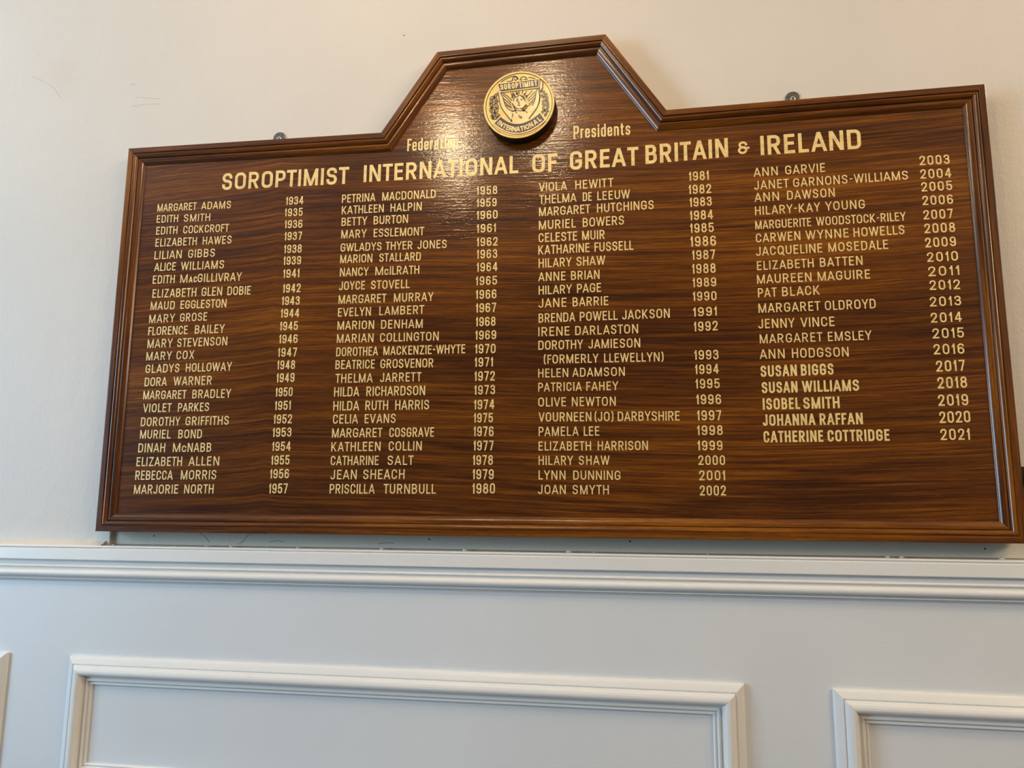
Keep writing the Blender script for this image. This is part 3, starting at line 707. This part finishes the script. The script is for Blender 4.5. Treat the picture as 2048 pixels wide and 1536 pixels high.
# ------------------------------------------------------------------ the round badge
BC = (.00122, .7871); BR = .0668; BY = -.0095
badge = mesh_obj('badge', *disc(BC[0], BY, PY-.0002, BC[1], BR, 72, .0012), M_backing, board, smooth=35)
tag(badge, 'round gold and navy emblem disc standing proud of the wood')
H8 = [0.00190886, 1.38352e-05, -1.44401, -0.000159118, -0.00202359, 1.66889, 1.52389e-05, 1.4421e-05]
def Bm(x, y):
    X, Z = H8[0]*x+H8[1]*y+H8[2], H8[3]*x+H8[4]*y+H8[5]; d = H8[6]*x+H8[7]*y+1
    return (BC[0]-.00002 + X/d*.0655, BC[1] + Z/d*.0655)
US = .0655/535.0     # one drawing unit
def lines(name, strokes, y, m, parent, t, closed=False, rnd=0):
    polys = []
    for s in strokes:
        cl = closed or s[-1] == 'c'; s = s[:-1] if s[-1] == 'c' else s
        P = [Bm(*p) for p in s]
        if rnd: P = rounded([(*p, 1) for p in P], rnd*US, cl, 4) if len(P) > 2 else [Vector(p) for p in P]
        else: P = [Vector(p) for p in P]
        polys += stroke(P, t*1.95*US, cl, 0)
    return poly_mesh(name, polys, y, m, parent)
def solid(name, outline, y0, y1, m, parent, rnd=0):
    P = [Bm(*p) for p in outline]
    if rnd: P = [tuple(q) for q in rounded([(*p, 1) for p in P], rnd*US, True, 4)]
    v, f = prism(P, y0, y1)
    o = mesh_obj(name, v, f, m, parent); bm = bmesh.new(); bm.from_mesh(o.data)
    bmesh.ops.triangulate(bm, faces=[fc for fc in bm.faces if len(fc.verts) > 4]); bmesh.ops.recalc_face_normals(bm, faces=bm.faces); bm.to_mesh(o.data); bm.free()
    return o
mesh_obj('gold_face', *disc(BC[0], BY-.0006, BY+.0002, BC[1], BR-.0012, 72, .0004), M_badge, badge, smooth=35)
def ring(r0, r1, y0, y1, n=96, a0=0, a1=360):
    prof = [(r0, y1), (r0, y0), ((r0+r1)/2, y0-.0003), (r1, y0), (r1, y1)]; v = []; f = []
    for k in range(n):
        a = math.radians(360*k/n); c, s_ = math.cos(a), math.sin(a)
        for r, y in prof: v.append((BC[0]+r*c, y, BC[1]+r*s_))
    for k in range(n):
        j = (k+1) % n
        for i in range(4): f.append((k*5+i, k*5+i+1, j*5+i+1, j*5+i))
    return v, f
FY = BY-.0006
mesh_obj('rim', *ring(BR-.0040, BR-.0004, FY-.0008, FY+.0004), M_badge, badge, smooth=60)
mesh_obj('rim_groove', *ring(BR-.0052, BR-.0042, FY-.0001, FY+.0004), M_navy, badge, smooth=60)
# rays and wings behind the figure
rays = [[(645,705),(585,640),(512,592)], [(632,742),(570,668),(505,612)], [(632,772),(560,708),(512,668)], [(640,800),(575,765),(530,722)], [(652,828),(600,800),(552,770)], [(668,672),(640,618),(628,585)], [(695,640),(672,605),(665,575)], [(722,622),(712,592),(708,560)],
        [(760,600),(758,575),(745,556)], [(800,598),(812,570),(808,552)], [(838,612),(862,580),(870,552)], [(870,648),(925,590),(960,548)], [(886,690),(950,620),(1000,568)], [(892,720),(960,660),(1010,600)], [(900,760),(960,710),(1005,650)], [(880,790),(930,770),(975,715)], [(580,835),(600,865),(640,875),(680,862)]]
lines('sunray', rays, FY-.0002, M_navy, badge, 7, rnd=20)
lines('scrollwork', [[(480,420),(540,380),(620,340),(690,325),(730,345),(745,380)], [(650,400),(660,350),(700,335),(730,360),(720,390),(690,395),(685,370)], [(880,385),(860,345),(815,335),(780,355),(770,385),(790,395),(805,375)], [(570,412),(640,405),(660,390)],
        [(900,345),(960,355),(1010,370)], [(830,375),(870,385)]], FY-.0002, M_navy, badge, 8, rnd=18)
# leaves of the wreath
def leaf(cx, cy, l, wd, ang):
    a = math.radians(ang); pts = []
    for k in range(12):
        th = 2*math.pi*k/12; u, v_ = math.cos(th)*l*1.18, math.sin(th)*wd*1.25*(1-.25*math.cos(th)); pts.append((cx+u*math.cos(a)-v_*math.sin(a), cy+u*math.sin(a)+v_*math.cos(a)))
    return pts
LV = [(395,630,34,15,-60), (345,662,36,16,-35), (402,690,34,15,50), (330,720,34,15,-65), (380,745,38,16,-20), (330,785,36,16,60), (412,790,36,16,60), (365,825,38,17,10), (325,860,34,15,75), (405,865,38,17,-55), (372,915,38,16,-70), (428,925,34,16,20), (395,975,36,15,0), (345,960,30,13,70), (440,965,26,13,-50),
      (1135,580,24,13,70), (1165,625,28,13,-60), (1115,640,26,12,50), (1185,675,28,13,80), (1140,705,30,13,-30), (1190,735,28,13,60), (1140,765,28,13,20), (1195,800,28,13,-70), (1135,830,30,13,60), (1180,860,28,13,20), (1115,880,26,12,-40), (1165,915,26,12,-60)]
wr = None
for (cx, cy, l, wd, an) in LV:
    lf = solid('leaf', leaf(cx, cy, l, wd, an), FY-.0006, FY+.0002, M_badge, badge)
lines('leaf_outline', [leaf(*q)+['c'] for q in LV] + [[(cx-l*.7*math.cos(math.radians(an)), cy-l*.7*math.sin(math.radians(an))), (cx+l*.6*math.cos(math.radians(an)), cy+l*.6*math.sin(math.radians(an)))] for cx, cy, l, wd, an in LV], FY-.0008, M_navy, badge, 6)
# figure with both arms raised
FIG = [(428,570),(445,548),(470,562),(480,600),(505,650),(520,705),(548,785),(590,840),(650,868),(700,862),(715,830),(790,830),(812,862),(862,868),(915,840),(960,790),(995,710),(1010,640),(1018,560),(1035,535),(1058,545),(1068,600),(1074,660),(1062,730),(1030,815),(965,905),(915,970),(880,1040),(760,1078),(655,1060),(628,1010),(600,970),(545,905),(490,825),(458,735),(448,650)]
solid('figure', FIG, FY-.0010, FY+.0002, M_flesh, badge, 10)
HEAD = [(648,700),(672,655),(715,630),(760,618),(815,628),(855,655),(872,700),(862,755),(838,790),(800,822),(760,832),(715,818),(672,790),(650,750)]
solid('head', HEAD, FY-.0016, FY+.0002, M_flesh, badge, 14)
feat = [HEAD[:]+['c']]
lines('figure_outline', [FIG[1:14]+[(700,862)], FIG[15:24], [(428,570),(448,650),(458,735),(490,825),(545,905),(600,970),(628,1010),(650,1050)], [(1068,600),(1074,660),(1062,730),(1030,815),(965,905),(915,970),(905,985)], [(650,905),(662,935),(645,965)], [(690,860),(725,905)], [(745,935),(805,968)], [(760,965),(800,980)], [(640,985),(650,1045)], [(870,870),(880,905)], [(640,870),(662,880),(690,862)]], FY-.0012, M_navy, badge, 7, rnd=16)
lines('face_lines', [[(712,722),(728,708),(745,712)], [(778,700),(792,690),(808,700)], [(715,695),(735,684),(748,682)], [(752,722),(748,752),(764,757)], [(735,778),(755,785),(775,778)], [(650,750),(672,790),(700,812)], [(700,640),(680,672),(668,720)], [(808,630),(840,668),(852,720)], [(760,620),(730,650),(700,660)], [(770,622),(812,655),(830,690)],
      [(690,622),(655,602),(668,640)], [(735,610),(718,588),(745,600)], [(640,672),(655,655),(648,640)], [(852,640),(880,628),(862,665)], [(828,612),(850,598),(840,622)], [(835,800),(862,772),(880,790),(850,812),(868,825)], [(795,840),(822,822),(846,838),(812,850)], [(672,800),(690,835),(700,855)]], FY-.0018, M_navy, badge, 9, rnd=12)
# the two banners
B1 = [(423,452),(1070,372),(1068,512),(465,588)]
solid('banner', B1, FY-.0022, FY+.0002, M_flesh, badge)
solid('banner_field', [(438,462),(1057,386),(1056,500),(475,574)], FY-.0025, FY-.0021, M_navy, badge)
solid('banner_fold', [(1072,378),(1126,428),(1122,512),(1086,588),(1066,540)], FY-.0018, FY+.0002, M_navy, badge)
solid('banner_fold', [(1084,402),(1114,432),(1110,508),(1086,560),(1080,520)], FY-.0021, FY-.0017, M_flesh, badge)
def banner_text(word, fn, hh, tt):
    """fn(s)->(x,y,dx,dy) baseline point and unit direction in drawing units"""
    ws = [max(GL[c][0], .17) for c in word]; gap = .14; tot = sum(ws)+gap*(len(word)-1); x = 0; polys = []
    L = fn(None)
    k = L/tot
    for i, c in enumerate(word):
        wd = ws[i]*k if c != 'I' else tt; x0 = x + (0 if c != 'I' else (ws[i]*k-tt)/2)
        bx, by, dx, dy = fn((x0+wd/2)/L)
        for p in glyph(c, wd, hh, tt, .5, 4):
            polys.append([(*Bm(bx+(a-wd/2)*dx+b*dy, by+(a-wd/2)*dy-b*dx), si) for a, b, si in p])
        x += (ws[i]+gap)*k
    return polys
def base1(s):
    a, b = Vector((478,552)), Vector((1040,484)); d = b-a
    if s is None: return d.length
    p = a+d*s; d.normalize(); return p.x, p.y, d.x, d.y
poly_mesh('emblem_lettering', banner_text('SOROPTIMIST', base1, 82, 17), FY-.0027, M_flesh, badge)
def qb(P0, P1, P2, s): u = 1-s; return P0*u*u + P1*2*u*s + P2*s*s
def arcband(o, i, n=18):
    return [tuple(qb(*[Vector(q) for q in o], k/n)) for k in range(n+1)] + [tuple(qb(*[Vector(q) for q in i], k/n)) for k in range(n, -1, -1)]
def arc_solid(name, o, i, y0, y1, m, n=18):
    a = [Bm(*qb(*[Vector(q) for q in o], k/n)) for k in range(n+1)]; b = [Bm(*qb(*[Vector(q) for q in i], k/n)) for k in range(n+1)]
    v = []; f = []
    for k in range(n+1): v += [(a[k][0], y0, a[k][1]), (b[k][0], y0, b[k][1]), (a[k][0], y1, a[k][1]), (b[k][0], y1, b[k][1])]
    for k in range(n):
        p, q = 4*k, 4*k+4; f += [(p, q, q+1, p+1), (p, p+2, q+2, q), (p+1, q+1, q+3, p+3)]
    f += [(0,1,3,2), (4*n, 4*n+2, 4*n+3, 4*n+1)]
    ob = mesh_obj(name, v, f, m, badge); fix_normals(ob); return ob
arc_solid('banner', [(352,1066),(740,1402),(1170,1010)], [(472,940),(735,1190),(1085,880)], FY-.0018, FY+.0002, M_flesh)
arc_solid('banner_field', [(380,1060),(738,1368),(1146,1004)], [(478,962),(736,1206),(1076,902)], FY-.0021, FY-.0017, M_navy)
def base2(s):
    P = [Vector((415,1068)), Vector((738,1336)), Vector((1112,1008))]
    if s is None: return 830.0
    p = qb(*P, s); d = (qb(*P, min(1, s+.01))-qb(*P, max(0, s-.01))).normalized(); return p.x, p.y, d.x, d.y
poly_mesh('emblem_lettering', banner_text('INTERNATIONAL', base2, 78, 17), FY-.0023, M_flesh, badge)

# ------------------------------------------------------------------ small marks on the wall
def ribbon(name, pts, wd, y, m, parent, depth=.0004):
    P = [Vector(p)/1000 for p in pts]; polys = stroke(P, wd, False, 0); v = []; f = []
    for q in polys:
        i = len(v); v.extend((a, y, b) for a, b in q); v.extend((a, y+depth, b) for a, b in q)
        f += [(i, i+1, i+2, i+3), (i+4, i+7, i+6, i+5)] + [(i+k, i+4+k, i+4+(k+1) % 4, i+(k+1) % 4) for k in range(4)]
    o = mesh_obj(name, v, f, m, parent); fix_normals(o); return o
for pts in ([(-649,.1),(-632,-.8),(-611.6,-.5),(-603.6,-6),(-597.4,-9.4),(-595.7,-12.8),(-590.9,-18)], [(-532,-21),(-520.7,-14.6),(-514.8,-5.1),(-504.8,-.7),(-476,-1)],
            [(-260,-17),(-246,-14),(-230,-15.5)], [(-470,-16),(-452,-13.5),(-440,-17)]):
    ribbon('crack', pts, .0007, RY-.0002, M_crack, wall)
for pts in ([(-1074.7,967),(-1048.7,953),(-1025,939.4),(-1012,926),(-1004.4,914.5),(-998,911)], [(-827.3,876.8),(-795,877.8),(-761.7,875.8)], [(-823.3,896.7),(-795,892),(-764.8,888)], [(-838,925),(-826,927)]):
    ribbon('crease', pts, .0008, WY-.0002, M_crackl, wall)
for x, z in ((-.7055,-.0079), (-.1644,-.0074), (.1917,-.0061), (.7531,-.0102)):
    v, f = disc(x, RY-.0003, RY+.0003, z, .0014, 10); mesh_obj('nail_hole', v, f, M_hole, wall)
v, f = disc(-.2393, WY-.0003, WY+.0003, .9789, .0014, 10); mesh_obj('nail_hole', v, f, M_crack, wall)
# line of dirt where the plaster meets the rail
ribbon('dirt_line', [(RX0*1000, -24.4), (-600, -25.2), (-300, -24.6), (0, -25.0), (300, -25.4), (600, -25.2), (RX1*1000, -25.3)], .0011, RY-.0003, M_crack, wall)
def lump(x, y, z, rx, ry, rz, seed):
    rnd = random.Random(seed); v = []; f = []; n = 8
    for j, (c, h_) in enumerate(((1, 0), (.8, .55), (.35, .95))):
        for i in range(n):
            a = 2*math.pi*i/n; k = c*rnd.uniform(.8, 1.15); v.append((x+rx*k*math.cos(a), y+ry*k*math.sin(a), z+rz*h_*rnd.uniform(.85, 1.1)))
    for j in range(2):
        for i in range(n): f.append((j*n+i, j*n+(i+1) % n, (j+1)*n+(i+1) % n, (j+1)*n+i))
    f.append(tuple(range(2*n, 3*n))); f.append(tuple(reversed(range(n)))); return v, f
for i, (x, s) in enumerate([(-.783,.7),(-.5905,.8),(-.541,1.0),(-.470,.6),(-.410,.8),(-.2495,1.1),(-.0967,1.3),(.0864,1.4),(.1300,.6),(.3200,.5),(.6037,1.0),(.6241,1.0),(.7731,1.3),(-.700,.6),(-.655,.5)]):
    v, f = lump(x, .033, -.0264, .0042*s, .0035, .0036*min(1.1, s), i); mesh_obj('paint_crumb', v, f, M_crumb, wall, smooth=60)
# rough yellowed filler between the plaster and the rail, left of the board
v = []; f = []; rnd = random.Random(3); n = 60
for k in range(n+1):
    x = -1.30 + (-.800+1.30)*k/n; e = 1 if k < n-6 else (n-k)/6; a = rnd.uniform(-.0006, .0006)
    for (y, z) in ((WY+.002, -.0175+a), (WY-.0015*e-.0002, -.0185+a*2+rnd.uniform(0,.0012)), (.022+.004*(1-e), -.0232+a), (.0145+.004*(1-e), -.0262+rnd.uniform(-.0006,.0004)), (.0112, -.0300), (.0126, -.0318), (.020, -.0325)): v.append((x, y, z))
for k in range(n):
    for i in range(6): f.append((k*7+i, k*7+i+1, (k+1)*7+i+1, (k+1)*7+i))
fl = mesh_obj('filler', v, f, M_caulk, wall, smooth=60)

# ------------------------------------------------------------------ dark fitting just right of the board
fit = empty('wall_fitting', (.838, WY, .0845)); tag(fit, 'small black fitting with slots on the plaster beside the lower right frame edge', 'fitting')
mesh_obj('housing', *box(.8150, .862, .0225, WY, .0845, .1146), M_black, fit)
mesh_obj('slat', *box(.8142, .8628, .0205, .0226, .1000, .1035), plain('grey_slat', (.30, .29, .26), .5), fit)
mesh_obj('slat', *box(.8142, .8628, .0205, .0226, .0940, .0962), plain('grey_slat', (.30, .29, .26), .5), fit)
"""END"""
